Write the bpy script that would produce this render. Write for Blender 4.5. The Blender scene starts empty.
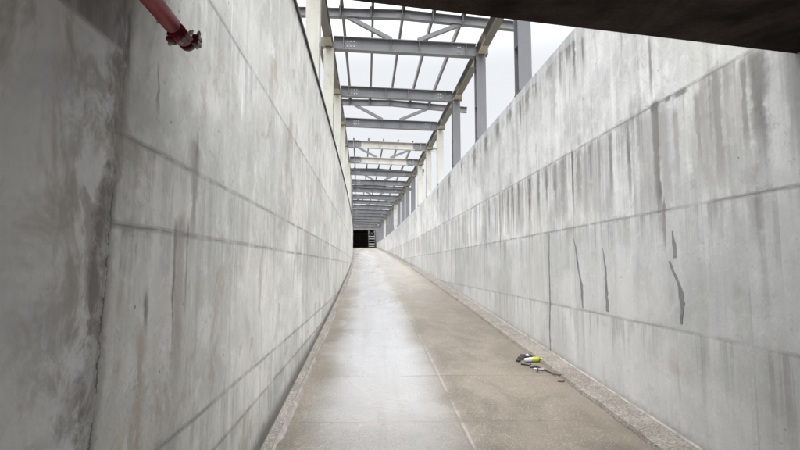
import bpy, bmesh, math, random
from mathutils import Vector, Matrix
random.seed(7)
scene = bpy.context.scene
col = scene.collection
R = math.radians

# ------------------------------------------------------------------ layout
CAM_H = 1.76            # eye above the ramp
K = 4.86e-4             # the trench bends gently to the left
XL, XR = -0.92, 2.60    # inner faces of the two walls
WTOP = 4.84             # top of both walls (level)
Y0, Y1 = -13.0, 66.0
def cx(y): return -K * y * y if y > 0 else 0.0
def gz(y): return 0.0635 * y
GZ1 = gz(Y1)

# ------------------------------------------------------------------ object helpers
def link(name, bm, mats=None, parent=None, smooth=False):
    me = bpy.data.meshes.new(name)
    bmesh.ops.recalc_face_normals(bm, faces=bm.faces)
    bm.to_mesh(me); bm.free()
    for m in (mats if isinstance(mats, (list, tuple)) else [mats]):
        if m: me.materials.append(m)
    if smooth:
        for p in me.polygons: p.use_smooth = True
    o = bpy.data.objects.new(name, me)
    col.objects.link(o)
    if parent: o.parent = parent
    return o
def tag(o, label=None, cat=None, group=None, kind=None):
    if label: o['label'] = label
    if cat: o['category'] = cat
    if group: o['group'] = group
    if kind: o['kind'] = kind
    return o
def empty(name, loc, label, cat, group=None):
    o = bpy.data.objects.new(name, None); col.objects.link(o)
    o.location = loc; o.empty_display_size = .2
    return tag(o, label, cat, group)

def box(bm, c, s, mat=0, rot=None, bevel=0):
    r = bmesh.ops.create_cube(bm, size=1.0)
    vs = r['verts']
    bmesh.ops.scale(bm, vec=Vector(s), verts=vs)
    if bevel:
        es = list({e for v in vs for e in v.link_edges})
        rb = bmesh.ops.bevel(bm, geom=es, offset=bevel, segments=2, affect='EDGES', profile=.5)
        vs = list({v for f in rb['faces'] for v in f.verts} | {v for v in vs if v.is_valid})
    if rot is not None: bmesh.ops.rotate(bm, cent=(0, 0, 0), matrix=rot, verts=vs)
    bmesh.ops.translate(bm, vec=Vector(c), verts=vs)
    for f in {f for v in vs for f in v.link_faces}: f.material_index = mat
    return vs
def frame_of(a, b, up=(0, 0, 1)):
    a, b = Vector(a), Vector(b)
    d = (b - a).normalized(); u = Vector(up)
    s = d.cross(u)
    if s.length < 1e-5: s = d.cross(Vector((0, 1, 0)))
    s.normalize(); u = s.cross(d).normalized()
    return a, b, d, s, u
def prism(bm, a, b, prof, up=(0, 0, 1), mat=0):
    """extrude a closed profile [(side, up)] from a to b"""
    a, b, d, s, u = frame_of(a, b, up)
    va = [bm.verts.new(a + s * p[0] + u * p[1]) for p in prof]
    vb = [bm.verts.new(b + s * p[0] + u * p[1]) for p in prof]
    n = len(prof); fs = []
    for i in range(n):
        fs.append(bm.faces.new((va[i], va[(i + 1) % n], vb[(i + 1) % n], vb[i])))
    fs.append(bm.faces.new(va[::-1])); fs.append(bm.faces.new(vb))
    for f in fs: f.material_index = mat
def Hprof(w, h, tf=.014, tw=.010):
    W, Hh, t = w / 2, h / 2, tw / 2
    return [(-W, -Hh), (W, -Hh), (W, -Hh + tf), (t, -Hh + tf), (t, Hh - tf), (W, Hh - tf), (W, Hh),
            (-W, Hh), (-W, Hh - tf), (-t, Hh - tf), (-t, -Hh + tf), (-W, -Hh + tf)]
def Cprof(w, h, t=.006):
    W, Hh = w / 2, h / 2
    return [(-W, -Hh), (W, -Hh), (W, -Hh + t), (-W + t, -Hh + t), (-W + t, Hh - t), (W, Hh - t), (W, Hh), (-W, Hh)]
def Bprof(w, h): return [(-w / 2, -h / 2), (w / 2, -h / 2), (w / 2, h / 2), (-w / 2, h / 2)]
def tube(bm, pts, r, n=12, mat=0, caps=True):
    pts = [Vector(p) for p in pts]; rings = []
    rs = r if isinstance(r, (list, tuple)) else [r] * len(pts)
    ref = None
    for i, p in enumerate(pts):
        d = (pts[min(i + 1, len(pts) - 1)] - pts[max(i - 1, 0)]).normalized()
        if ref is None: ref = d.orthogonal().normalized()
        s = (ref - d * ref.dot(d)).normalized(); ref = s
        t = d.cross(s)
        rings.append([bm.verts.new(p + (s * math.cos(2 * math.pi * k / n) + t * math.sin(2 * math.pi * k / n)) * rs[i]) for k in range(n)])
    for i in range(len(rings) - 1):
        for k in range(n):
            f = bm.faces.new((rings[i][k], rings[i][(k + 1) % n], rings[i + 1][(k + 1) % n], rings[i + 1][k]))
            f.material_index = mat; f.smooth = True
    if caps:
        for rg in (rings[0][::-1], rings[-1]):
            f = bm.faces.new(rg); f.material_index = mat
def sweep(bm, prof, ys, base=None, mat=0):
    """profile [(x, z)] carried along the bent trench; z is relative to base(y)"""
    rings = []
    for y in ys:
        zb = base(y) if base else 0
        rings.append([bm.verts.new((cx(y) + (p[0](y) if callable(p[0]) else p[0]), y, zb + p[1])) for p in prof])
    n = len(prof)
    for i in range(len(rings) - 1):
        for k in range(n):
            f = bm.faces.new((rings[i][k], rings[i][(k + 1) % n], rings[i + 1][(k + 1) % n], rings[i + 1][k])); f.material_index = mat
    bm.faces.new(rings[0][::-1]); bm.faces.new(rings[-1])
def yrange(a, b, st):
    n = max(1, int(round((b - a) / st))); return [a + (b - a) * i / n for i in range(n + 1)]

# ------------------------------------------------------------------ node helpers
class S:
    """a socket with arithmetic"""
    def __init__(s, T, k): s.T, s.k = T, k
    def _m(s, op, *o, clamp=False):
        n = s.T.nodes.new('ShaderNodeMath'); n.operation = op; n.use_clamp = clamp
        for i, v in enumerate((s,) + o):
            if isinstance(v, S): s.T.links.new(v.k, n.inputs[i])
            else: n.inputs[i].default_value = v
        return S(s.T, n.outputs[0])
    def __add__(s, o): return s._m('ADD', o)
    __radd__ = __add__
    def __sub__(s, o): return s._m('SUBTRACT', o)
    def __rsub__(s, o): return (s * -1) + o
    def __mul__(s, o): return s._m('MULTIPLY', o)
    __rmul__ = __mul__
    def __truediv__(s, o): return s._m('DIVIDE', o)
    def abs(s): return s._m('ABSOLUTE')
    def floor(s): return s._m('FLOOR')
    def fract(s): return s._m('FRACT')
    def max(s, o): return s._m('MAXIMUM', o)
    def min(s, o): return s._m('MINIMUM', o)
    def gt(s, o): return s._m('GREATER_THAN', o)
    def lt(s, o): return s._m('LESS_THAN', o)
    def clamp(s): return s._m('ADD', 0.0, clamp=True)
    def pow(s, o): return s._m('POWER', o)
    def inv(s): return s * -1 + 1
    def step(s, a, b):
        n = s.T.nodes.new('ShaderNodeMapRange'); n.interpolation_type = 'SMOOTHSTEP'
        s.T.links.new(s.k, n.inputs['Value'])
        for nm, v in (('From Min', a), ('From Max', b)):
            if isinstance(v, S): s.T.links.new(v.k, n.inputs[nm])
            else: n.inputs[nm].default_value = v
        return S(s.T, n.outputs[0])
def vec(T, x, y, z):
    n = T.nodes.new('ShaderNodeCombineXYZ')
    for i, v in enumerate((x, y, z)):
        if isinstance(v, S): T.links.new(v.k, n.inputs[i])
        else: n.inputs[i].default_value = v
    return S(T, n.outputs[0])
def noise(T, v, scale=1, detail=4, rough=.55, dist=0):
    n = T.nodes.new('ShaderNodeTexNoise'); n.noise_dimensions = '3D'
    n.inputs['Scale'].default_value = scale; n.inputs['Detail'].default_value = detail
    n.inputs['Roughness'].default_value = rough; n.inputs['Distortion'].default_value = dist
    T.links.new(v.k, n.inputs['Vector']); return S(T, n.outputs[0])
def voro(T, v, scale=1, out='Distance', feature='F1', rnd=1.0):
    n = T.nodes.new('ShaderNodeTexVoronoi'); n.feature = feature
    n.inputs['Scale'].default_value = scale; n.inputs['Randomness'].default_value = rnd
    T.links.new(v.k, n.inputs['Vector']); return S(T, n.outputs[out])
def white(T, v):
    n = T.nodes.new('ShaderNodeTexWhiteNoise'); n.noise_dimensions = '3D'
    T.links.new(v.k, n.inputs['Vector']); return S(T, n.outputs['Value'])
def mix(T, f, a, b, mode='MIX'):
    n = T.nodes.new('ShaderNodeMix'); n.data_type = 'RGBA'; n.blend_type = mode
    for nm, v in ((0, f), (6, a), (7, b)):
        if isinstance(v, S): T.links.new(v.k, n.inputs[nm])
        elif nm == 0: n.inputs[nm].default_value = v
        else: n.inputs[nm].default_value = (*v, 1)
    return S(T, n.outputs[2])
def mat(name):
    m = bpy.data.materials.new(name); m.use_nodes = True
    T = m.node_tree; b = T.nodes['Principled BSDF']
    g = T.nodes.new('ShaderNodeNewGeometry'); sp = T.nodes.new('ShaderNodeSeparateXYZ')
    T.links.new(g.outputs['Position'], sp.inputs[0])
    return m, T, b, S(T, g.outputs['Position']), [S(T, sp.outputs[i]) for i in range(3)]
def objpos(T):
    n = T.nodes.new('ShaderNodeTexCoord'); return S(T, n.outputs['Object'])
def setin(T, b, nm, v):
    if isinstance(v, S): T.links.new(v.k, b.inputs[nm])
    elif isinstance(v, tuple): b.inputs[nm].default_value = (*v, 1)
    else: b.inputs[nm].default_value = v
def bump(T, b, h, strength=.3, dist=.01):
    n = T.nodes.new('ShaderNodeBump'); n.inputs['Strength'].default_value = strength
    n.inputs['Distance'].default_value = dist
    T.links.new(h.k, n.inputs['Height']); T.links.new(n.outputs[0], b.inputs['Normal'])

# ------------------------------------------------------------------ concrete wall
def concrete(name, joints, stains, seed, top_dirt, y_form=2.44, form_off=0., light=(.60, .595, .57), extra=None, gate=None, run=1.0, drip=.50, brown=0., streaks=(), pre=None, low=None):
    m, T, b, P, (x, y, z) = mat(name)
    V = lambda a, c, s=0.: vec(T, y * a, z * c, seed + s)
    # broad cloudy tone and formwork panels
    n1 = noise(T, V(.55, .7), 1, 5, .6, .4)
    n2 = noise(T, V(3.2, 2.4, 3.), 1, 6, .62, .3)
    n3 = noise(T, V(38, 34, 5.), 1, 3, .6)
    c = mix(T, n1.step(.36, .62), (light[0] * .74, light[1] * .75, light[2] * .745), light)
    c = mix(T, n2.step(.50, .68) * .45, c, (.74, .74, .735))
    c = mix(T, n2.step(.47, .30) * .55, c, (.33, .325, .315))
    n4 = noise(T, V(9., 6.5, 27.), 1, 5, .68, .8)
    c = mix(T, n4.step(.56, .70) * n1.step(.6, .42) * .38, c, (.27, .265, .255))
    c = mix(T, n4.step(.46, .32) * .30, c, (.76, .76, .75))
    n5 = noise(T, V(15., 11., 35.), 1, 5, .7, 1.5)
    c = mix(T, n5.step(.575, .66) * n2.step(.38, .55) * .42, c, (.24, .235, .225))
    c = mix(T, n5.step(.40, .33) * .25, c, (.76, .755, .735))
    tint = noise(T, V(.9, .5, 9.), 1, 3, .5).step(.5, .75)
    c = mix(T, tint * .35, c, (.58, .555, .48))
    row = None
    for j in joints:
        s = z.gt(j); row = s if row is None else row + s
    panel = white(T, vec(T, ((y + form_off) / y_form).floor(), row, seed))
    shade = panel * .16 + .90
    # rain streaks: two widths of stretched noise
    s1 = noise(T, V(5.5, .22, 11.), 1, 4, .6, .15)
    s2 = noise(T, V(19., .35, 13.), 1, 4, .6, .1)
    s3 = noise(T, V(2.2, .12, 17.), 1, 3, .5)
    streak = (s1.step(.50, .64) * .50 + s2.step(.50, .66) * .36) * s3.step(.36, .58)
    lightst = (s1.step(.47, .34) * .38 + s2.step(.44, .30) * .22) * run
    if low: streak = streak * z.step(low - .25, low + .15)._m('MULTIPLY_ADD', .55, .45)
    streak = streak * run * z.step(WTOP - .2, WTOP - 2.2)._m('MULTIPLY_ADD', .55, .45)
    # drips that start at each joint and at the coping
    drips = None
    drl = noise(T, vec(T, y * 3.1, seed, row * 3.7), 1, 3, .7)
    drb = noise(T, vec(T, y * 11., seed + 40., z * .2), 1, 3, .65).step(.49, .58)
    for i, (zt, amt) in enumerate([(j, .8) for j in joints] + [(WTOP + .01, top_dirt)]):
        ln = drl.step(.30 + .03 * i, .78) * 1.25 + .12
        t = (ln * -1 + zt)
        body = (z - t) / ln                      # 1 at the joint, 0 at the drip's end
        on = body.step(0., .85) * z.lt(zt)
        dm = on * drb * amt
        drips = dm if drips is None else drips.max(dm)
    # soot under the coping
    soot = (z - (WTOP - 1.5)).step(0, 1.5) * noise(T, V(3.2, .5, 23.), 1, 5, .65).step(.38, .68) * top_dirt
    dirt = ((streak * .85 + drips * drip + soot * .55) * (n4.step(.25, .6) * .6 + .4)).clamp()
    c = mix(T, lightst, c, (.74, .738, .728))
    c = mix(T, dirt, c, (.19, .185, .178))
    # joints
    jm = None
    wob = noise(T, vec(T, y * 1.6, seed, (z * 1.3).floor() * 5.), 1, 3, .6)
    wd = noise(T, vec(T, y * 2.3, seed + 2., (z * 1.3).floor() * 3.), 1, 3, .7)
    for i, j in enumerate(joints):
        d = (z - j + (wob - .5) * .022).abs()
        lm = d.step(wd.step(.42, .72) * .014 + .0045, .0015)
        halo = d.step(.06, .0) * wd.step(.48, .66) * n4.step(.4, .6)
        band = d.step(.022, .010) * (wd.step(.30, .52) * .34 + .10)
        lm = (lm * (wd.step(.36, .56) * .60 + .22)).max(halo * .55).max(band)
        jm = lm if jm is None else jm.max(lm)
    if gate: jm = jm * y.gt(gate)
    jb = jm
    fy = (((y + form_off) / y_form).fract() - .5).abs()
    vj = fy.step(.4955, .4985) * noise(T, V(.8, .9, 31.), 1, 3, .6).step(.40, .62) * .45
    jm = jm.max(vj)
    c = mix(T, jm, c, (.17, .165, .16))
    # bug holes
    vp = vec(T, y * 7., z * 7., seed + 51.)
    bh = voro(T, vp, 1)
    keep = white(T, vec(T, voro(T, vp, 1, 'Color'), seed, 1.)).gt(.55)
    hole = bh.step(.075, .045) * keep * noise(T, V(.7, .8, 55.), 1, 2).step(.38, .52)
    c = mix(T, hole * .75, c, (.16, .155, .15))
    if pre: c = pre(T, c, y, z, V, n2)
    # particular marks: (y, z top, z bottom, half width, strength, colour, wobble)
    wv = noise(T, vec(T, z * 2.1, y * .9, seed), 1, 3, .6) - .5
    ww = noise(T, vec(T, z * 4.5, y * 3., seed + 3.), 1, 3, .7).step(.25, .8) * 1.4 + .35
    ed = n4 - .5
    soft = n2.step(.2, .7) * .5 + .5
    for i, (ys, zt, zb, hw, st, cc, wb) in enumerate(stains):
        d = (y - ys + wv * wb + ed * min(hw * 1.6, .09)).abs()
        e = d.step(ww * hw, hw * .12)
        e = e * z.step(zb - .04, zb + min(.5, (zt - zb) * .5)) * z.step(zt + .05, zt - .03) * soft
        c = mix(T, e * st, c, cc)
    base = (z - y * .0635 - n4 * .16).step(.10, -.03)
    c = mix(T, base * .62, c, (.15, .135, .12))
    sm = None
    for (ys, zt, zb, hw, st, wb) in streaks:
        d = (y - ys + wv * wb + ed * hw * .9).abs()
        e = d.step(ww * (hw * 1.4), hw * .4) * z.step(zb, zb + (zt - zb) * .6) * z.step(zt + .04, zt - .05) * min(1., st * 1.2)
        sm = e if sm is None else sm.max(e)
    if sm is not None: c = mix(T, sm * (n2.step(.3, .6) * .4 + .6), c, (.13, .122, .115))
    if brown:
        bl = noise(T, V(2.6, 1.5, 61.), 1, 5, .68, .7)
        c = mix(T, bl.step(.54, .66) * brown, c, (.33, .28, .225))
    if extra: c = extra(T, c, y, z, V, n2)
    c = mix(T, 1.0, c, vec(T, shade, shade, shade), 'MULTIPLY')
    c = mix(T, n3.step(.35, .75) * .10, c, (.30, .30, .29))
    setin(T, b, 'Base Color', c)
    setin(T, b, 'Roughness', n2 * .25 + .55)
    b.inputs['Specular IOR Level'].default_value = .35
    bump(T, b, n3 * .3 + n2 * .6 - jb * .35, .5, .007)
    return m

DK = (.17, .165, .16)
def left_extra(T, c, y, z, V, n2):
    # cast join at y ~ 1.70 with mortar and a dark brown tone above a lift line on the near side
    rag = noise(T, V(8., 5.5, 75.), 1, 6, .68, .4)
    yy = y - (z - 2.5) * .075 - 1.752
    near = (yy + (rag - .5) * .10).lt(0.)
    sm = near * noise(T, V(2.2, 3.6, 73.), 1, 6, .62, .5).step(.42, .66)
    c = mix(T, near * .65, c, (.72, .72, .72))  # near side paled, its colour stands in for bounce light missing under the slab
    c = mix(T, sm * .45, c, (.42, .42, .43))
    br = near * (z - y * .02).step(2.50, 2.515) * (noise(T, V(14., 1.0, 71.), 1, 5, .6).step(.3, .6) * .5 + .5)
    c = mix(T, br * .82, c, (.115, .095, .083))
    brn = (yy + (rag - .5) * .5).step(-.42, -.05) * (yy + (rag - .5) * .1).lt(.03) * rag.step(.42, .58)
    c = mix(T, brn * .60, c, (.20, .175, .15))
    bd = (yy + (rag - .5) * .17 + (n2 - .5) * .08).abs().step(.080, .030)
    c = mix(T, bd * (rag.step(.34, .56) * .38 + .42) * (z.step(.9, 2.1) * .3 + .7), c, (.125, .112, .098))
    crust = bd * noise(T, V(24., 9., 77.), 1, 5, .7).step(.56, .64)
    c = mix(T, crust * .7, c, (.36, .34, .31))
    crk = (yy + (rag - .5) * .11 + (n2 - .5) * .05 - .025).abs().step(rag.step(.35, .65) * .009 + .002, .001) * n2.step(.40, .56)
    c = mix(T, crk * .8, c, (.05, .045, .04))
    smr = (yy + (rag - .5) * .3).step(.26, .05) * yy.gt(0.) * rag.step(.5, .6)
    c = mix(T, smr * .4, c, (.33, .32, .30))
    ln = near * (z - 2.54).abs().step(.014, .004)
    c = mix(T, ln * .6, c, (.45, .43, .41))
    return c
M_LW = concrete('left_wall_concrete', [4.84 - 1.6, 2.24, 1.91, .97, .69], [
    (2.50, 2.40, 1.72, .085, .80, (.21, .195, .18), .10), (2.53, 2.44, 2.30, .03, .8, (.13, .12, .115), .05), (3.05, 3.45, 3.2, .012, .9, (.80, .79, .76), .02), (3.5, 3.22, 3.0, .010, .9, (.80, .79, .76), .02), (3.35, 2.95, 2.8, .012, .9, (.80, .79, .76), .02), (4.5, 3.2, 2.9, .012, .8, (.80, .79, .76), .02),
    (1.795, 2.72, 2.47, .020, .95, (.06, .05, .045), .01),
    (2.36, 2.0, 1.0, .10, .75, (.24, .205, .17), .16), (2.30, 1.95, 1.30, .022, .9, (.11, .105, .10), .08), (2.45, 1.97, 1.45, .018, .85, (.15, .12, .095), .08),
    (2.0, 1.5, .55, .05, .75, (.36, .28, .21), .06), (1.86, 1.15, .55, .04, .6, (.50, .47, .33), .06), (2.53, 2.35, 1.9, .045, .5, (.22, .21, .20), .06),
    (2.06, 2.60, 2.38, .035, .85, (.19, .185, .18), .2), (2.04, 1.64, 1.50, .024, .95, (.15, .15, .145), .12),
    (3.2, 1.9, .9, .05, .35, (.30, .28, .25), .1), (3.44, 4.2, 2.4, .05, .3, (.33, .32, .30), .2),
    (4.6, 2.3, 1.0, .06, .32, (.27, .26, .24), .2), (7.2, 3.2, 1.0, .05, .4, (.28, .27, .26), .2)],
    2.3, .30, 2.44, .75, (.60, .588, .555), None, 1.70, .28, .40, .60, (), left_extra)
def right_extra(T, c, y, z, V, n2):
    sp = ((y - 4.07) * (y - 4.07) + (z - .93) * (z - .93)).step(.022, .0)
    c = mix(T, sp * n2.step(.3, .7) * .6, c, (.33, .20, .12))
    k = None
    for (a, h, w) in ((4.19, 3.235, .09), (3.82, 3.22, .12), (4.0, 3.23, .05)):
        e = ((y - a).abs().step(w, w * .4)) * ((z - h).abs().step(.035, .012))
        k = e if k is None else k.max(e)
    c = mix(T, k * .8, c, (.13, .125, .12))
    # broad washed and dirty bands in the second lift
    bands = noise(T, V(3.4, .10, 83.), 1, 4, .62).step(.47, .60) * z.step(2.2, 2.5) * z.step(3.26, 3.1)
    c = mix(T, bands * .55, c, (.27, .26, .25))
    cap = (z + (n2 - .5) * .25).step(4.66, 4.70) * y.gt(5.)
    c = mix(T, cap * .5, c, (.52, .53, .56))
    low = z.step(2.3, 2.1)
    c = mix(T, low * .36, c, (.42, .42, .415))
    return c
M_RW = concrete('right_wall_concrete', [3.24, 2.25, 1.21], [
    (4.17, 3.25, 1.85, .030, .85, (.16, .125, .11), .05), (4.22, 3.9, 3.25, .035, .5, (.25, .24, .23), .06),
    (4.12, 2.35, 1.8, .03, 1., (.15, .07, .05), .04), (4.20, 3.26, 1.95, .048, 1., (.055, .046, .042), .03), (4.16, 3.26, 2.5, .08, .7, (.22, .20, .19), .05),
    (4.72, 4.6, 3.75, .03, .6, (.17, .165, .165), .06), (5.6, 4.9, 3.9, .12, .45, (.22, .22, .22), .2),
    (6.6, 4.9, 3.6, .14, .5, (.22, .22, .22), .25), (8.3, 4.9, 3.2, .16, .5, (.21, .21, .21), .3),
    (6.04, 4.4, 2.26, .014, .75, (.20, .195, .19), .02), (7.0, 3.3, 2.25, .05, .4, (.24, .23, .22), .1),
    (8.1, 3.2, 1.25, .04, .45, (.26, .25, .24), .1), (9.5, 4.9, 2.3, .16, .4, (.24, .24, .23), .3),
    (10.6, 3.2, 1.2, .06, .45, (.26, .25, .24), .1), (11.9, 2.2, 1.2, .05, .5, (.24, .23, .22), .1),
    (4.03, .95, .50, .025, .45, (.24, .235, .23), .06), (3.3, 3.2, 2.3, .10, .35, (.30, .29, .28), .1),
    (3.0, 3.2, 2.35, .05, .40, (.28, .27, .26), .1), (3.55, 3.2, 2.3, .05, .35, (.30, .29, .28), .1)],
    11.7, .85, 2.85, 2.5, (.625, .625, .62), right_extra, None, .9, .62, .12, [
    (4.21, 3.25, 2.22, .040, .95, .05), (4.17, 3.25, 2.60, .020, .8, .02), (4.24, 3.9, 3.2, .022, .6, .06), (4.14, 2.32, 1.82, .022, .9, .04),
    (4.67, 3.22, 2.2, .030, .75, .06), (5.04, 3.22, 2.3, .040, .70, .06), (5.30, 3.2, 2.5, .03, .55, .05), (5.52, 3.22, 2.4, .030, .65, .06), (5.85, 3.22, 2.3, .07, .55, .06),
    (6.03, 3.26, 2.24, .026, .90, .04), (6.35, 3.22, 2.3, .09, .60, .08), (6.62, 3.22, 2.4, .07, .70, .08), (6.95, 3.22, 2.5, .035, .75, .06),
    (7.3, 3.22, 2.35, .05, .7, .06), (7.72, 3.22, 2.25, .055, .85, .06), (8.05, 3.22, 2.3, .03, .8, .06), (8.3, 3.22, 2.4, .05, .85, .06), (8.62, 3.22, 2.25, .03, .8, .06), (8.95, 3.22, 2.3, .06, .8, .06),
    (9.3, 3.22, 2.4, .03, .8, .06), (9.54, 3.22, 1.3, .022, .85, .06), (9.9, 3.22, 2.3, .05, .7, .06), (10.4, 3.22, 2.2, .04, .7, .06), (10.9, 3.22, .9, .025, .85, .05), (11.3, 3.22, 1.0, .03, .7, .05),
    (9.25, 2.22, 1.45, .025, .7, .05), (8.2, 2.22, 1.7, .03, .5, .05), (13., 3.2, 1.0, .04, .6, .06), (14.5, 3.2, 1.1, .05, .6, .06), (15.6, 4.8, 1.3, .06, .55, .06), (17.2, 3.2, 1.4, .05, .6, .06),
    (3.90, 3.1, 2.4, .03, .45, .05), (3.62, 3.15, 2.3, .035, .50, .05), (3.40, 3.22, 2.25, .05, .60, .05), (3.14, 3.22, 2.3, .03, .65, .03), (3.02, 3.22, 2.3, .07, .60, .06), (2.75, 3.22, 2.3, .05, .5, .06), (3.12, 2.24, 1.85, .05, .5, .1),
    (5.62, 4.60, 4.15, .022, .85, .03), (5.88, 4.84, 3.9, .045, .80, .08), (6.05, 4.84, 4.35, .10, .75, .1), (6.33, 4.84, 4.1, .05, .75, .08), (6.75, 4.84, 4.4, .12, .6, .1), (7.3, 4.84, 4.3, .06, .7, .08),
    (7.7, 4.84, 4.2, .14, .75, .1), (8.1, 4.84, 4.0, .05, .8, .08), (8.7, 4.84, 4.3, .12, .7, .1), (9.6, 4.84, 4.2, .16, .75, .1), (10.6, 4.84, 4.1, .14, .7, .1), (11.8, 4.84, 4.0, .2, .75, .1), (13.4, 4.84, 4.2, .2, .7, .1), (15.5, 4.84, 4.1, .25, .7, .1), (18., 4.84, 4.0, .3, .7, .1)], None, 2.25)

def flat_concrete(name, c1, c2, sc=2., rough=.8, br=.3):
    m, T, b, P, _ = mat(name)
    n = noise(T, P, sc, 6, .62, .5); f = noise(T, P, sc * 22, 3, .6)
    c = mix(T, n.step(.3, .7), c1, c2)
    c = mix(T, f.step(.4, .8) * .35, c, tuple(v * .55 for v in c1))
    setin(T, b, 'Base Color', c); setin(T, b, 'Roughness', rough)
    bump(T, b, n + f * .4, br, .01)
    return m
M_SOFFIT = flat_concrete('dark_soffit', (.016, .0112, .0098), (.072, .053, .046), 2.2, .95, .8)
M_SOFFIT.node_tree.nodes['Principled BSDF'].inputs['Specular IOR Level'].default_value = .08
M_KERB = None
def kerb_mat():
    m, T, b, P, (x, y, z) = mat('kerb_aggregate')
    a = voro(T, P, 70, 'Color'); n = noise(T, P, 3, 5, .6); f = noise(T, P, 45, 3, .7)
    sp = S(T, T.nodes.new('ShaderNodeSeparateColor').outputs[0])
    T.links.new(a.k, sp.k.node.inputs[0])
    c = mix(T, n.step(.3, .7), (.150, .132, .112), (.235, .210, .182))
    c = mix(T, sp.step(.72, .95) * .4, c, (.38, .355, .33))
    c = mix(T, sp.step(.28, .05) * .65, c, (.085, .075, .066))
    c = mix(T, f.step(.55, .8) * .5, c, (.16, .14, .125))
    setin(T, b, 'Base Color', c); setin(T, b, 'Roughness', .72)
    bump(T, b, f + sp * .6, .8, .012)
    return m
M_KERB = kerb_mat()
M_FILLET = flat_concrete('pale_mortar', (.20, .18, .16), (.33, .31, .285), 5, .7)

def ramp_mat():
    m, T, b, P, (x, y, z) = mat('wet_ramp_concrete')
    xs = x + y * y * K * y.gt(0)
    W = lambda a, c, s=0.: vec(T, xs * a, y * c, s)
    big = noise(T, W(.9, .55), 1, 5, .6, .6)
    med = noise(T, W(3., 2.2, 4.), 1, 6, .62, .3)
    grit = noise(T, W(150., 150., 2.), 1, 2, .6)
    grit2 = voro(T, W(120., 120., 5.), 1, 'Color')
    g2 = T.nodes.new('ShaderNodeSeparateColor'); T.links.new(grit2.k, g2.inputs[0]); g2 = S(T, g2.outputs[0])
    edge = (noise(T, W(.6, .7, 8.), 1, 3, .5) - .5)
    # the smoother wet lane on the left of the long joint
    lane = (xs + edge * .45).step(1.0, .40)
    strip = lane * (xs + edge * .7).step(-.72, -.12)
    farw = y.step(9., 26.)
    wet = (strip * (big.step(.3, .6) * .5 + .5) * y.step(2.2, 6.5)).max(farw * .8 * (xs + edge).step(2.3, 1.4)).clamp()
    c = mix(T, med.step(.25, .75), (.090, .074, .055), (.165, .139, .108))
    c = mix(T, big.step(.45, .60) * .5, c, (.200, .170, .134))
    damp = noise(T, W(1.6, .9, 33.), 1, 5, .65, .8).step(.50, .60)
    damp = damp * (strip * -.85 + 1)
    c = mix(T, damp * .45, c, (.080, .068, .053))
    c = mix(T, strip * (y.step(3.2, 7.5) * .50 + .28) * (damp * -.15 + 1), c, (.43, .435, .455))  # sky glare painted into the strip's colour, pale and bluish, weaker close up
    c = mix(T, farw * .55, c, (.40, .375, .35))  # far stretch paled as well, wet shine put into the colour
    mud = y.step(48, 58) * med.step(.42, .56)
    c = mix(T, mud * .75, c, (.27, .205, .13))
    c = mix(T, y.step(18, 30) * noise(T, W(1.1, .16, 41.), 1, 4, .6, .8).step(.55, .62) * .6, c, (.12, .115, .11))
    c = mix(T, g2.step(.82, .98) * .35 * (wet * -.7 + 1), c, (.45, .41, .36))
    c = mix(T, g2.step(.20, .04) * .55, c, (.11, .09, .072))
    c = mix(T, grit.step(.50, .78) * .35, c, (.13, .11, .09))
    # tyre-dirt trails and drying edges
    tr = noise(T, W(6., .25, 12.), 1, 3, .6).step(.5, .72)
    c = mix(T, tr * .22, c, (.16, .14, .12))
    # damp dirt along the right kerb
    c = mix(T, (xs + edge * .3).step(2.0, 2.32) * .45, c, (.15, .125, .10))
    c = mix(T, (xs + edge * .05).step(-.83, -.87) * .8, c, (.06, .052, .045))
    # saw-cut cross joints every 1.48 m and the long joint
    wob = noise(T, W(2.5, .4, 21.), 1, 4, .6) - .5
    fy = (((y + wob * .07 - 6.12 + xs * .03) / 1.475).fract() - .5).abs()
    jx = fy.step(.489, .4945) * noise(T, W(1.3, .9, 25.), 1, 3).step(.36, .58) * (white(T, vec(T, ((y + wob * .07 - 6.12 + xs * .03) / 1.475 + .5).floor(), 3., 1.)) * .7 + .3) * y.step(22, 7)._m('MULTIPLY_ADD', .7, .3)
    jl = (xs - .825 + wob * .03).abs().step(.012, .004)
    jl2 = (xs - .85 + wob * .03).abs().step(.022, .004) * med.step(.40, .6) * y.step(11, 6)
    c = mix(T, jx * .75, c, (.07, .06, .05))
    c = mix(T, jl2 * .35, c, (.42, .39, .36))
    c = mix(T, jl * .6, c, (.15, .13, .11))
    cr = voro(T, vec(T, xs * .8 + med * .5, y * .45 + med * .3, 3.), 1, 'Distance', 'DISTANCE_TO_EDGE').step(.010, .003)
    c = mix(T, cr * .35 * y.gt(14), c, (.12, .11, .10))
    setin(T, b, 'Base Color', c)
    r = (wet * -.22 + .58) + (med - .5) * .25 + (grit - .5) * .12
    setin(T, b, 'Roughness', r.max(.16))
    b.inputs['IOR'].default_value = 1.45
    setin(T, b, 'Coat Weight', wet * .9)
    setin(T, b, 'Coat Roughness', (big - .5) * .1 + .27)
    b.inputs['Coat IOR'].default_value = 1.8
    bump(T, b, ((grit - .5) * .6 + (g2 - .5) * .5 + (med - .5) * .8) * (wet * -.85 + 1) - jx * 1.2 - jl * 1.2, .45, .006)
    return m
M_RAMP = ramp_mat()

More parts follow.
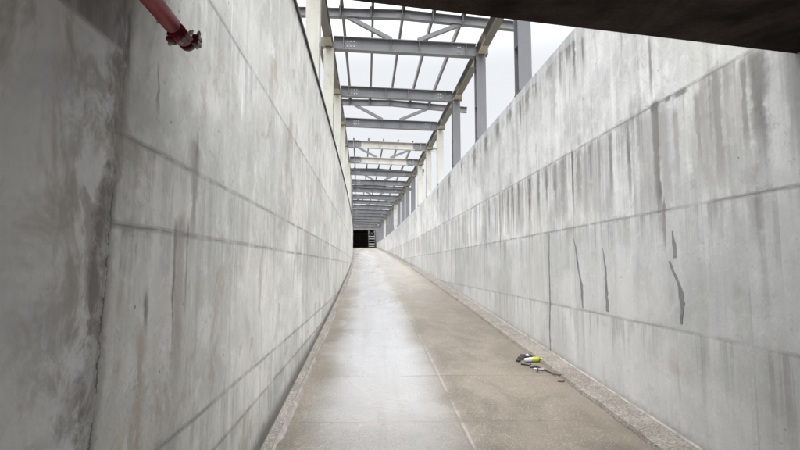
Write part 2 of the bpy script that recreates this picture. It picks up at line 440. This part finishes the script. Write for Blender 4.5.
def steel(name, base, wear, rough=.5, amount=.4):
    m, T, b, P, (x, y, z) = mat(name)
    n = noise(T, P, 1.7, 6, .65, .5)
    st = noise(T, vec(T, x * 14, y * 14, z * .9), 1, 4, .6)
    f = noise(T, P, 30, 3, .7)
    c = mix(T, n.step(.4, .75) * amount, base, wear)
    c = mix(T, st.step(.52, .75) * .25, c, tuple(v * .6 for v in base))
    c = mix(T, (f * .5 + n * .5).step(.57, .66) * .55, c, (.16, .10, .07))
    setin(T, b, 'Base Color', c); setin(T, b, 'Roughness', n * .25 + rough - .1)
    bump(T, b, f * .4 + n, .12, .005)
    return m
M_GREY = steel('grey_primer_steel', (.150, .155, .172), (.22, .222, .24))
M_DGREY = steel('dark_grey_steel', (.12, .115, .115), (.19, .185, .18))
M_CREAM = steel('cream_painted_steel', (.47, .47, .435), (.38, .375, .335), .5, .6)
M_PALE = steel('pale_painted_steel', (.45, .44, .42), (.35, .34, .325), .5, .6)
M_SPL = steel('unpainted_splice', (.36, .34, .28), (.27, .245, .195), .55, .6)
M_BOLT = steel('white_bolt', (.72, .72, .72), (.5, .5, .5), .4)
M_BLACK = steel('black_rubber', (.018, .018, .02), (.03, .03, .03), .55)

# ------------------------------------------------------------------ ground, ramp, walls
def ground_mat():
    m, T, b, P, (x, y, z) = mat('bare_earth')
    n = noise(T, P, .35, 6, .6); f = noise(T, P, 9, 4, .6)
    c = mix(T, n.step(.4, .62), (.16, .125, .09), (.09, .10, .05))
    c = mix(T, f.step(.5, .75) * .5, c, (.24, .20, .15))
    setin(T, b, 'Base Color', c); setin(T, b, 'Roughness', .95); bump(T, b, n + f * .3, .6, .05)
    return m
WT = .42
ys_all = yrange(Y0, Y1, 1.0)
GZ = GZ1 + .0
bm = bmesh.new()
def quad(bm, *p):
    return bm.faces.new([bm.verts.new(q) for q in p])
for i in range(len(ys_all) - 1):
    a, b_ = ys_all[i], ys_all[i + 1]
    la, lb = cx(a) + XL - WT + .02, cx(b_) + XL - WT + .02
    ra, rb = cx(a) + XR + WT - .02, cx(b_) + XR + WT - .02
    quad(bm, (-900, a, GZ), (la, a, GZ), (lb, b_, GZ), (-900, b_, GZ))
    quad(bm, (ra, a, GZ), (900, a, GZ), (900, b_, GZ), (rb, b_, GZ))
quad(bm, (-900, Y1, GZ), (900, Y1, GZ), (900, 1500, GZ), (-900, 1500, GZ))
quad(bm, (-900, -900, GZ), (900, -900, GZ), (900, Y0, GZ), (-900, Y0, GZ))
bmesh.ops.remove_doubles(bm, verts=bm.verts, dist=1e-4)
tag(link('ground', bm, ground_mat()), kind='structure')

bm = bmesh.new()
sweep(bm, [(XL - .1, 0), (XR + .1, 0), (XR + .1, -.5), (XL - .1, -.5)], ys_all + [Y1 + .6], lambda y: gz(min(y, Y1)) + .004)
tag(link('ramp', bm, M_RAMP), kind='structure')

def wall(name, xin, side, m, label):
    bm = bmesh.new()
    xo = xin + side * WT
    rings = []
    c = .02
    for y in yrange(Y0, Y1, .5):
        X = cx(y); zb = gz(y) - .6
        rings.append([bm.verts.new((X + p[0], y, p[1])) for p in
                      ((xin, zb), (xin, WTOP - c), (xin + side * c, WTOP), (xo - side * c, WTOP), (xo, WTOP - c), (xo, zb))])
    for i in range(len(rings) - 1):
        for k in range(6):
            bm.faces.new((rings[i][k], rings[i][(k + 1) % 6], rings[i + 1][(k + 1) % 6], rings[i + 1][k]))
    bm.faces.new(rings[0]); bm.faces.new(rings[-1])
    return tag(link(name, bm, m), label, 'wall')
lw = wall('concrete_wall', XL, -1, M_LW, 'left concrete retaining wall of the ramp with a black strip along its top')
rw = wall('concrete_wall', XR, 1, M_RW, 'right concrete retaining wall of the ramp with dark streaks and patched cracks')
# black strip along the inner top edge of the left wall
bm = bmesh.new()
sweep(bm, [(XL + .028, WTOP - .03), (XL + .028, WTOP + .012), (XL - .10, WTOP + .012), (XL - .10, WTOP + .003), (XL + .004, WTOP + .003), (XL + .004, WTOP - .03)], yrange(1.2, Y1 - .3, 1.0))
link('edge_strip', bm, M_BLACK, lw)
# crack repairs: thin smeared mortar strips standing proud of the right wall
def repair_mat():
    m, T, b, P, _ = mat('dark_repair_mortar')
    n = noise(T, P, 9, 5, .6)
    setin(T, b, 'Base Color', mix(T, n.step(.3, .7), (.135, .14, .142), (.20, .205, .205)))
    setin(T, b, 'Roughness', .6); bump(T, b, n, .4, .004); return m
M_REP = repair_mat()
def repair(pts, ws, lab=None):
    bm = bmesh.new()
    P2 = []
    for i in range(len(pts) - 1):
        (ya, za), (yb, zb) = pts[i], pts[i + 1]
        n = max(2, int(abs(za - zb) / .04))
        for k in range(n):
            t = k / n; P2.append((ya + (yb - ya) * t, za + (zb - za) * t, ws[i] + (ws[i + 1] - ws[i]) * t))
    P2.append((*pts[-1], ws[-1]))
    L = []
    for i, (y, z, w) in enumerate(P2):
        w = w * random.uniform(.75, 1.2); y += random.uniform(-.006, .006)
        X = cx(y) + XR
        L.append([bm.verts.new(v) for v in ((X + .01, y - w, z), (X - .004, y - w * .8, z), (X - .004, y + w * .8, z), (X + .01, y + w, z))])
    for a, c in zip(L[:-1], L[1:]):
        for k in range(3): bm.faces.new((a[k], a[k + 1], c[k + 1], c[k]))
    return tag(link('crack_repair', bm, M_REP, rw), lab)
repair([(6.90, 2.22), (6.93, 1.8), (6.93, 1.2), (6.97, .9), (6.97, .52)], [.012, .020, .024, .022, .016], 'long thin straight strip of dark mortar down to the kerb')
repair([(6.06, 2.12), (5.99, 1.98), (5.95, 1.75), (5.86, 1.52), (5.85, 1.24)], [.008, .022, .026, .036, .018], 'kinked strip of dark mortar')
repair([(5.29, 1.96), (5.24, 1.75), (5.235, 1.5), (5.22, 1.26)], [.006, .024, .032, .036], 'short straight strip of dark mortar, wider at its foot')
repair([(4.02, 2.06), (4.00, 1.95), (4.00, 1.83)], [.008, .030, .022], 'short oval dab of dark mortar')
repair([(4.07, 1.80), (4.03, 1.71), (3.95, 1.58), (3.93, 1.45), (3.955, 1.27)], [.014, .024, .030, .032, .014], 'bent strip of dark mortar below the oval dab')

# kerbs
def kerb(xa, xb, hgt, rnd, ya, yb, side):
    prof = [(xa, -.2), (xa, hgt - rnd), (xa + side * rnd * .3, hgt - rnd * .3), (xa + side * rnd, hgt), (xb, hgt + .012), (xb, -.2)]
    bm = bmesh.new(); ys = yrange(ya, yb, .25); rings = []
    for y in ys:
        j = random.uniform(-.006, .006); jj = random.uniform(-.012, .012)
        rings.append([bm.verts.new((cx(y) + p[0] + (jj if i in (1, 2, 3) else 0), y, gz(y) + p[1] + (j if 1 <= i <= 3 else 0))) for i, p in enumerate(prof)])
    for a, c in zip(rings[:-1], rings[1:]):
        for k in range(6): bm.faces.new((a[k], a[(k + 1) % 6], c[(k + 1) % 6], c[k]))
    bm.faces.new(rings[0]); bm.faces.new(rings[-1])
    return bm
k1 = tag(link('kerb', kerb(2.33, 2.585, .06, .05, Y0 + .1, 25.5, 1), M_KERB), kind='structure')
k2 = tag(link('kerb', kerb(2.42, 2.585, .035, .03, 25.6, Y1 - .2, 1), M_KERB), kind='structure')
k3 = tag(link('kerb', kerb(-.785, -.875, .050, .035, Y0 + .1, Y1 - .2, -1), M_KERB), kind='structure')
bm = bmesh.new()
sweep(bm, [(2.582, .05), (2.582, .075), (2.598, .088), (2.598, .05)], yrange(Y0 + .1, 25.5, .5), gz)
link('mortar_fillet', bm, M_FILLET, k1)
bm = bmesh.new(); ys = yrange(Y0 + .1, 40, .2); prev = None
for y in ys:
    w = random.uniform(.002, .03) * (.55 + .45 * math.sin(y * 2.3) * math.sin(y * .9 + 1)); X = cx(y) - .778; z = gz(y)
    cur = [bm.verts.new((X - .012, y, z + .055)), bm.verts.new((X + .004, y, z + .03)), bm.verts.new((X + w, y, z + .010)), bm.verts.new((X + w + .005, y, z))]
    if prev:
        for k in range(3): bm.faces.new((prev[k], prev[k + 1], cur[k + 1], cur[k]))
    prev = cur
link('mortar_smear', bm, M_FILLET, k3)

# ------------------------------------------------------------------ slab over the viewer and the closed end behind
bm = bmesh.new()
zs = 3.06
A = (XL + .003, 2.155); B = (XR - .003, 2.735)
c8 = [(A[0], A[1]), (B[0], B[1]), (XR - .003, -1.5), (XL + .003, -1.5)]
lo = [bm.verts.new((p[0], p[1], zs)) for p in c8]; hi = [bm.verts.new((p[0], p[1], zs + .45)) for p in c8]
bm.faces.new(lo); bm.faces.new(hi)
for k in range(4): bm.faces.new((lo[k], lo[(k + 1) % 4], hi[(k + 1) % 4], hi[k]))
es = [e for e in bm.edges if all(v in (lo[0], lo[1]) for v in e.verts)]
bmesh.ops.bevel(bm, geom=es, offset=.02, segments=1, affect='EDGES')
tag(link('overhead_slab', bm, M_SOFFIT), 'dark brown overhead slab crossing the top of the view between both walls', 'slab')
# ------------------------------------------------------------------ steel canopy
BAY = 3.3; YC0 = 8.3
NB = 18
canopy = empty('steel_canopy', (.8, YC0, WTOP), 'open grey steel canopy frame of columns, beams and purlins over the ramp', 'canopy')
canopy_inv = Matrix.Translation(-Vector(canopy.location))
def part(name, bm, m, parent=canopy, label=None):
    """bm is given in world space; the mesh is stored relative to the canopy's base"""
    bmesh.ops.transform(bm, matrix=canopy_inv, verts=bm.verts)
    o = link(name, bm, m, parent)
    if label: o['label'] = label
    return o
CXL, CXR = -1.05, 2.73
def bz(x): return 7.27 - .028 * (x + 1.0)
def yc(n): return YC0 + BAY * n
first, last = -1, NB - 1
def column(x, y, n, m, lab=None):
    zt = bz(x) - .16
    bm = bmesh.new()
    prism(bm, (x, y, WTOP + .022), (x, y, zt), Hprof(.24, .25, .014, .010), up=(0, 1, 0))
    for zz in (WTOP + .9, zt - .30):
        for s in (-1, 1): box(bm, (x + s * .061, y, zz), (.11, .222, .010))
    c = part('column', bm, m, label=lab)
    bm = bmesh.new(); box(bm, (x, y, WTOP + .010), (.25, .32, .02))
    for sx in (-1, 1):
        for sy in (-1, 1): tube(bm, [(x + sx * .105, y + sy * .14, WTOP + .02), (x + sx * .105, y + sy * .14, WTOP + .06)], .012, 6)
    part('base_plate', bm, M_DGREY, c)
for n in range(first, NB):
    y = yc(n); X = cx(y)
    column(X + CXL, y, n, M_CREAM if n < 7 else M_GREY, 'cream painted column' if n < 7 else None)
    rm = M_CREAM if n in (3, 5) else (M_PALE if n in (4, 10, 14) else M_GREY)
    column(X + CXR, y, n, rm, 'pale painted column' if rm is not M_GREY else None)
# main cross beams
for n in range(first, NB):
    y = yc(n); X = cx(y)
    a = (X + CXL + .105, y, bz(CXL)); b_ = (X + CXR - .105, y, bz(CXR))
    pale = n in (4, 5)
    h = .33
    bm = bmesh.new()
    prism(bm, a, b_, Hprof(.17, h, .018, .010))
    L = b_[0] - a[0]
    for t in (.07, .40, .60, .93):                      # stiffeners
        for s in (-1, 1):
            box(bm, (a[0] + L * t, y + s * .045, a[2] + (b_[2] - a[2]) * t), (.012, .075, h - .046))
    for fx in (a, b_): pass
    o = part('main_beam', bm, M_PALE if pale else M_GREY, label='pale painted cross beam with dark grey ends' if pale else None)
    for k, t in enumerate((.12, .88)):
        cxp = a[0] + L * t; cz = a[2] + (b_[2] - a[2]) * t
        bm = bmesh.new()
        for s in (-1, 1): box(bm, (cxp, y + s * .0125, cz), (.34, .010, h - .09))
        if pale:
            ex = (a[0] + L * .075) if k == 0 else (b_[0] - L * .075)
            prism(bm, (ex - L * .075 + .002, y, bz(ex - X)), (ex + L * .075 - .002, y, bz(ex - X) - .001), Hprof(.176, h + .006, .024, .03), mat=0)
        s = -1
        for bx in ((-.08, 0, .08) if k == 0 else (-.03, .03)):
            for bzv in (-.06, .06):
                tube(bm, [(cxp + bx, y + s * .0175, cz + bzv), (cxp + bx, y + s * .036, cz + bzv)], 0.013, 6, 1)
        part('splice_plate', bm, [M_GREY, M_BOLT], o)
# edge beams along both sides
for side, xx in ((-1, CXL), (1, CXR)):
    for n in range(first, NB - 1):
        ya, yb = yc(n), yc(n + 1)
        a = Vector((cx(ya) + xx, ya + .003, bz(xx))); b_ = Vector((cx(yb) + xx, yb - .003, bz(xx)))
        bm = bmesh.new(); prism(bm, a, b_, Hprof(.17, .30, .014, .009))
        o = part('edge_beam', bm, M_DGREY)
        d = (b_ - a).normalized()
        for t0, t1 in ((.20, .62), ((b_ - a).length - .62, (b_ - a).length - .20)):
            bm = bmesh.new(); prism(bm, a + d * t0, a + d * t1, Hprof(.176, .306, .018, .020))
            part('splice_sleeve', bm, M_SPL, o)
    # joint stubs that stick out past the column heads
    for n in range(first, NB):
        y = yc(n); X = cx(y)
        bm = bmesh.new()
        box(bm, (X + xx + side * .10, y, bz(xx)), (.20, .16, .24), bevel=.006)
        box(bm, (X + xx, y, bz(xx) - .156), (.26, .27, .016))
        part('joint_stub', bm, M_DGREY)
# trusses above every second cross beam
def rz(x): return 8.06 if x < .8 else 8.06 - (x - .8) * .075
PX = (-1.50, -.74, .03, .81, 1.58, 2.34)
trusses = [n for n in range(first, NB, 2)]
for n in trusses:
    y = yc(n); X = cx(y)
    pale = n == 5
    bm = bmesh.new()
    prism(bm, (X - 1.95, y, rz(-1.9)), (X + .8, y, rz(.8)), Hprof(.14, .22, .012, .009))
    prism(bm, (X + .803, y, rz(.803)), (X + 3.8, y, rz(3.8)), Hprof(.14, .22, .012, .009))
    for s in (-1, 1):
        box(bm, (X + .8, y + s * .011, 8.06), (.36, .010, .17))
        for bx in (-.12, -.05, .05, .12):
            for q in (-.05, .05): tube(bm, [(X + .8 + bx, y + s * .016, 8.06 + q), (X + .8 + bx, y + s * .032, 8.06 + q)], .013, 6)
    raf = part('rafter', bm, M_PALE if pale else M_GREY)
    for s in (-1, 1):
        bm = bmesh.new()
        a = Vector((X + .83 + s * 1.40, y, rz(.83 + s * 1.4) - .10)); b_ = Vector((X + .83 + s * .34, y, bz(.83) + .185))
        prism(bm, a, b_, Bprof(.09, .10))
        part('brace', bm, M_GREY)
        # gusset at its foot
    for px in PX:
        bm = bmesh.new()
        z0 = rz(px)
        box(bm, (X + px - .045, y - .03, z0 + .06), (.012, .24, .36))
        box(bm, (X + px - .02, y - .03, z0 + .117), (.11, .24, .012))
        part('purlin_cleat', bm, M_DGREY, raf)
# purlins run truss to truss; none between the third and the fifth beam
for i in range(len(trusses) - 1):
    na, nb = trusses[i], trusses[i + 1]
    if na == 3: continue
    for px in PX:
        ya, yb = yc(na), yc(nb)
        ea = .35 if (na == 5) else -.004
        eb = .35 if nb == 3 else -.004
        d = (cx(yb) - cx(ya)) / (yb - ya)
        bm = bmesh.new()
        prism(bm, (cx(ya) + px - d * ea, ya - ea, rz(px) + .20), (cx(yb) + px + d * eb, yb + eb, rz(px) + .20), Cprof(.065, .16))
        part('purlin', bm, M_DGREY)
# two small leftovers of the build
bm = bmesh.new(); X = cx(yc(4)); tube(bm, [(X + .05, yc(4), bz(.05) + .18), (X + .05, yc(4), bz(.05) + .42)], .014, 6)
part('upright_rod', bm, M_GREY)
bm = bmesh.new(); X = cx(yc(5)); box(bm, (X + CXR + .17, yc(5), 6.75), (.10, .10, .16), bevel=.01)
part('junction_box', bm, M_DGREY)

# ------------------------------------------------------------------ dark building at the head of the ramp
bx = cx(Y1)
hall = empty('entrance_hall', (bx + .8, Y1 + .4, GZ1), 'low concrete building with a wide dark doorway at the top end of the ramp', 'building')
hinv = Matrix.Translation(-Vector(hall.location))
def hpart(name, bm, m, parent=hall):
    bmesh.ops.transform(bm, matrix=hinv, verts=bm.verts); return link(name, bm, m, parent)
M_HALL = flat_concrete('hall_concrete', (.13, .13, .135), (.19, .19, .19), 1.2)
M_HIN = flat_concrete('hall_inside', (.26, .23, .20), (.36, .33, .30), 1.2)
oL, oR, oT = bx - 1.05, bx + 2.42, 6.66
bm = bmesh.new(); yb = Y1 + .55
box(bm, ((bx - 6 + oL) / 2, yb, (GZ1 + 7.15) / 2 - .1), (oL - bx + 6, .3, 7.15 - GZ1 + .2))
box(bm, ((oR + bx + 7) / 2, yb, (GZ1 + 7.15) / 2 - .1), (bx + 7 - oR, .3, 7.15 - GZ1 + .2))
box(bm, ((oL + oR) / 2, yb, (oT + 7.15) / 2), (oR - oL - .002, .296, 7.15 - oT))
hpart('wall', bm, M_HALL)
bm = bmesh.new()
box(bm, (bx + .5, yb + 6.2, 7.25), (13.4, 12.9, .2)); hpart('roof', bm, M_HALL)
bm = bmesh.new()
box(bm, (bx - 5.85, yb + 6.16, 5.6), (.3, 12, 3.08)); box(bm, (bx + 6.85, yb + 6.16, 5.6), (.3, 12, 3.08))
box(bm, (bx + .5, yb + 12.31, 5.6), (13, .3, 3.08)); box(bm, (bx + .5, yb + 6.3, GZ1 + .012), (12.3, 12, .02))
box(bm, (bx + .5, yb + 6.3, 7.10), (12.3, 11.6, .04))
hpart('inner_lining', bm, M_HIN)
bm = bmesh.new()
for k in range(7): box(bm, (bx + .1, yb + 6, GZ1 + .4 + k * .32), (2.2, .06, .03))
for s in (-1, 1): box(bm, (bx + .1 + s * 1.05, yb + 6.02, GZ1 + 1.4), (.06, .06, 2.7))
hpart('rack', bm, M_DGREY)
# scaffold stair standing in the right of the doorway
sc = empty('scaffold_tower', (bx + 1.9, Y1 + .1, GZ1), 'small scaffold tower with pale treads standing beside the dark doorway', 'scaffold')
def spart(name, bm, m):
    o = link(name, bm, m, sc); return o
for sx in (-.42, .42):
    for sy in (-.22, .22):
        bm = bmesh.new(); tube(bm, [(sx, sy, 0), (sx, sy, 2.4)], .028, 8); spart('post', bm, M_GREY)
for k in range(5):
    bm = bmesh.new(); box(bm, (0, 0, .22 + k * .34), (.80, .44, .07)); spart('tread', bm, M_CREAM)
for s in (-1, 1):
    bm = bmesh.new(); tube(bm, [(-.42 * s, .25, 1.6), (.42 * s, .25, 2.35)], .02, 8); spart('brace', bm, M_GREY)

# ------------------------------------------------------------------ red pipe under the slab
def paint(name, c, rough=.35):
    m, T, b, P, _ = mat(name)
    n = noise(T, P, 14, 5, .6); f = noise(T, P, 90, 2, .6)
    cc = mix(T, n.step(.45, .8) * .45, c, tuple(v * .5 for v in c))
    setin(T, b, 'Base Color', cc); setin(T, b, 'Roughness', n * .3 + rough - .12); bump(T, b, n + f * .3, .15, .003)
    return m
M_RED = paint('red_pipe_paint', (.30, .014, .022), .5); M_DRED = paint('dark_red_coupling', (.10, .012, .015))
M_ZINC = steel('zinc_bolt', (.38, .37, .36), (.2, .19, .18), .35)
pp = empty('red_pipe', (-.70, 1.66, 2.592), 'red steel pipe with bolted couplings ending under the slab by the left wall', 'pipe')
r = .029
bm = bmesh.new(); tube(bm, [(0, -3.0, 0), (0, -.02, 0)], r, 24); link('pipe_run', bm, M_RED, pp)
def coupling(y, rad, ln, ang):
    bm = bmesh.new()
    prof = [(-ln / 2, rad * .82), (-ln / 2, rad), (-ln * .32, rad * 1.10), (-ln * .18, rad * 1.16), (ln * .18, rad * 1.16), (ln * .32, rad * 1.10), (ln / 2, rad), (ln / 2, rad * .82)]
    tube(bm, [(0, y + p[0], 0) for p in prof], [p[1] for p in prof], 24)
    o = link('coupling', bm, M_DRED, pp)
    for s in (-1, 1):
        e = bmesh.new()
        q = Matrix.Rotation(ang, 3, 'Y')
        for t in (-1, 1):
            box(e, q @ Vector((s * rad * 1.12, y, t * .0095)), (rad * .62, ln * .70, .016), 0, q, .003)
        link('coupling_ear', e, M_DRED, o)
        e = bmesh.new(); p0 = Vector((s * rad * 1.22, y, 0))
        tube(e, [q @ (p0 + Vector((0, 0, -.030))), q @ (p0 + Vector((0, 0, .038)))], .004, 8)
        for zz in (-.026, .022): tube(e, [q @ (p0 + Vector((0, 0, zz))), q @ (p0 + Vector((0, 0, zz + .010)))], .0075, 6)
        link('bolt', e, M_ZINC, o)
coupling(0, r * 1.52, .070, .75)
bm = bmesh.new(); tube(bm, [(0, .02, 0), (0, .085, 0)], r, 24); link('nipple', bm, M_RED, pp)
coupling(.090, r * 1.40, .058, .1)
bm = bmesh.new(); tube(bm, [(0, .100, 0), (0, .126, 0), (0, .138, 0), (0, .142, 0)], [r * 1.02, r * 1.0, r * .8, r * .3], 24); link('end_cap', bm, M_DRED, pp)
for yy in (-.85, -2.6):
    bm = bmesh.new()
    tube(bm, [(0, yy, r + .004), (0, yy, 3.06 - 2.60 - .001)], .006, 8)
    tube(bm, [(math.cos(a) * (r + .004), yy, math.sin(a) * (r + .004)) for a in [i * math.pi / 12 for i in range(25)]], .005, 6)
    link('hanger', bm, M_ZINC, pp)

# ------------------------------------------------------------------ litter by the right kerb
def simple(name, c, rough=.5):
    m, T, b, P, _ = mat(name)
    n = noise(T, P, 40, 4, .6)
    setin(T, b, 'Base Color', mix(T, n.step(.45, .8) * .4, c, tuple(v * .55 for v in c))); setin(T, b, 'Roughness', rough)
    return m
M_YEL = simple('lime_yellow_plastic', (.40, .42, .03), .4); M_WHT = simple('white_plastic', (.60, .58, .60), .4)
M_BLK = simple('black_plastic', (.02, .018, .02), .5); M_RAG = simple('dark_rag', (.05, .045, .055), .9); M_LEAF = simple('dry_leaf', (.13, .07, .03), .8); M_GRY = simple('grey_scrap', (.28, .27, .29), .7)
def lathe_x(bm, prof, m=0, n=16):
    tube(bm, [(p[0], 0, 0) for p in prof], [p[1] for p in prof], n, m)
def gpos(x, y, h=0): return (x + cx(y), y, gz(y) + .004 + h)
SL = math.atan(.0635)
o = empty('spray_bottle', gpos(2.235, 6.68, .034), 'lime yellow and white plastic bottle lying beside the right kerb', 'bottle')
o.rotation_euler = (0, 0, R(8)); o.scale = (.85, .8, .85)
bm = bmesh.new(); lathe_x(bm, [(-.005, .030), (.0, .040), (.02, .043), (.085, .043), (.108, .034), (.116, .02)]); link('bottle_body', bm, M_YEL, o)
bm = bmesh.new(); lathe_x(bm, [(.114, .022), (.116, .027), (.140, .027), (.143, .02)]); link('cap', bm, M_BLK, o)
bm = bmesh.new(); lathe_x(bm, [(-.145, .014), (-.14, .026), (-.05, .036), (-.008, .038), (-.004, .028)]); link('bottle_neck', bm, M_WHT, o)
def rag(name, c, s, seed, m, label, cat):
    random.seed(seed); bm = bmesh.new()
    bmesh.ops.create_icosphere(bm, subdivisions=3, radius=1)
    ph = [random.uniform(0, 6) for _ in range(6)]
    for v in bm.verts:
        p = v.co.copy()
        k = 1 + .22 * math.sin(4 * p.x + ph[0]) * math.cos(5 * p.y + ph[1]) + .16 * math.sin(9 * p.y + 6 * p.z + ph[2]) + .10 * math.sin(13 * p.x + ph[3])
        v.co = Vector((p.x * k * s[0], p.y * k * s[1], max(-.15, p.z) * k * s[2]))
    o = link(name, bm, m, smooth=True); o.location = c
    return tag(o, label, cat)
rag('crumpled_rag', gpos(2.20, 6.86, .012), (.085, .05, .055), 3, M_RAG, 'dark crumpled rag lying behind the yellow and white bottle', 'rag')
rag('black_scrap', gpos(2.05, 6.72, .008), (.030, .035, .03), 5, M_BLK, 'small black scrap lying left of the white end of the bottle', 'litter')
rag('white_scrap', gpos(2.20, 6.79, .06), (.028, .022, .02), 8, M_WHT, 'tiny white scrap lying on the dark crumpled rag', 'litter')
rag('grey_scrap', gpos(2.21, 6.28, .008), (.05, .03, .02), 9, M_GRY, 'grey torn scrap lying in front of the bottle on the ramp', 'litter')
bm = bmesh.new(); tube(bm, [(-.06, .03, .012), (-.01, .0, .014), (.03, -.05, .012), (.05, -.055, .03)], .010, 8)
o = tag(link('black_hook', bm, M_BLK), 'small black bent piece lying just before the white end of the bottle', 'litter'); o.location = gpos(2.09, 6.52)
rag('yellow_scrap', gpos(2.33, 6.58, .07), (.024, .018, .012), 11, M_YEL, 'tiny yellow scrap lying on the kerb beside the bottle', 'litter')
rag('black_strap', gpos(2.13, 6.80, .02), (.07, .02, .03), 21, M_BLK, 'short black strap lying across the dark rag', 'strap')
rag('pale_paper', gpos(2.16, 6.34, .004), (.03, .02, .008), 22, M_WHT, 'tiny pale paper scrap lying beside the torn black rubber strip', 'litter')
rag('torn_rubber', gpos(2.17, 6.40, .006), (.055, .022, .022), 12, M_BLK, 'small torn black rubber strip lying between the bottle and the grey scrap', 'litter')
rag('brown_leaf', gpos(2.28, 5.80, .004), (.04, .03, .010), 13, M_LEAF, 'small brown leaf lying near the bent wire at the foot of the kerb', 'leaf')
bm = bmesh.new(); tube(bm, [(-.10, -.02, .014), (-.02, .16, .03), (.03, .06, .016), (.07, -.20, .012), (.11, -.23, .012), (.17, -.22, .012)], .008, 8)
o = tag(link('bent_wire', bm, M_RAG), 'dark bent length of wire lying against the right kerb', 'wire'); o.location = gpos(2.22, 6.20)

# ------------------------------------------------------------------ light
w = bpy.data.worlds.new('World'); scene.world = w; w.use_nodes = True
T = w.node_tree; bg = T.nodes['Background']
sun_el, sun_rot = R(62), R(200)
sky = T.nodes.new('ShaderNodeTexSky'); sky.sky_type = 'NISHITA'; sky.sun_disc = False
sky.sun_elevation = sun_el; sky.sun_rotation = sun_rot; sky.air_density = 1; sky.dust_density = 4; sky.ozone_density = 1
# high overcast: cloud cover brightens towards the zenith and drowns most of the blue
tc = T.nodes.new('ShaderNodeTexCoord'); sp = T.nodes.new('ShaderNodeSeparateXYZ'); T.links.new(tc.outputs['Generated'], sp.inputs[0])
el = S(T, sp.outputs[2])
cl = noise(T, S(T, tc.outputs['Generated']), 2.2, 4, .5)
lum = el.step(.38, .86) * 35. + 4.65 + (cl - .5) * .8
cloud = mix(T, 1.0, vec(T, lum, lum, lum), (.968, .985, 1.0), 'MULTIPLY')
cm = mix(T, .90, S(T, sky.outputs[0]), cloud)
T.links.new(cm.k, bg.inputs['Color']); bg.inputs['Strength'].default_value = .1
sl = bpy.data.lights.new('sun', 'SUN'); sl.energy = 1.0; sl.angle = R(40); sl.color = (1, .97, .93)
so = bpy.data.objects.new('sun', sl); col.objects.link(so)
d = Vector((math.sin(sun_rot) * math.cos(sun_el), math.cos(sun_rot) * math.cos(sun_el), math.sin(sun_el)))
so.rotation_euler = d.to_track_quat('Z', 'Y').to_euler(); so.location = (0, 0, 30)

# ------------------------------------------------------------------ camera
cam = bpy.data.cameras.new('camera'); co = bpy.data.objects.new('camera', cam); col.objects.link(co)
cam.sensor_width = 36; cam.lens = 480 / 800 * 36; cam.clip_start = .05; cam.clip_end = 5000
co.location = (0, 0, CAM_H); co.rotation_euler = (math.pi / 2 + .0846, 0, -.0556)
scene.camera = co
vs = scene.view_settings
vs.view_transform = 'Standard'; vs.look = 'None'; vs.exposure = 1.03; vs.gamma = 1; vs.use_curve_mapping = False
scene.cycles.max_bounces = 8; scene.cycles.diffuse_bounces = 4
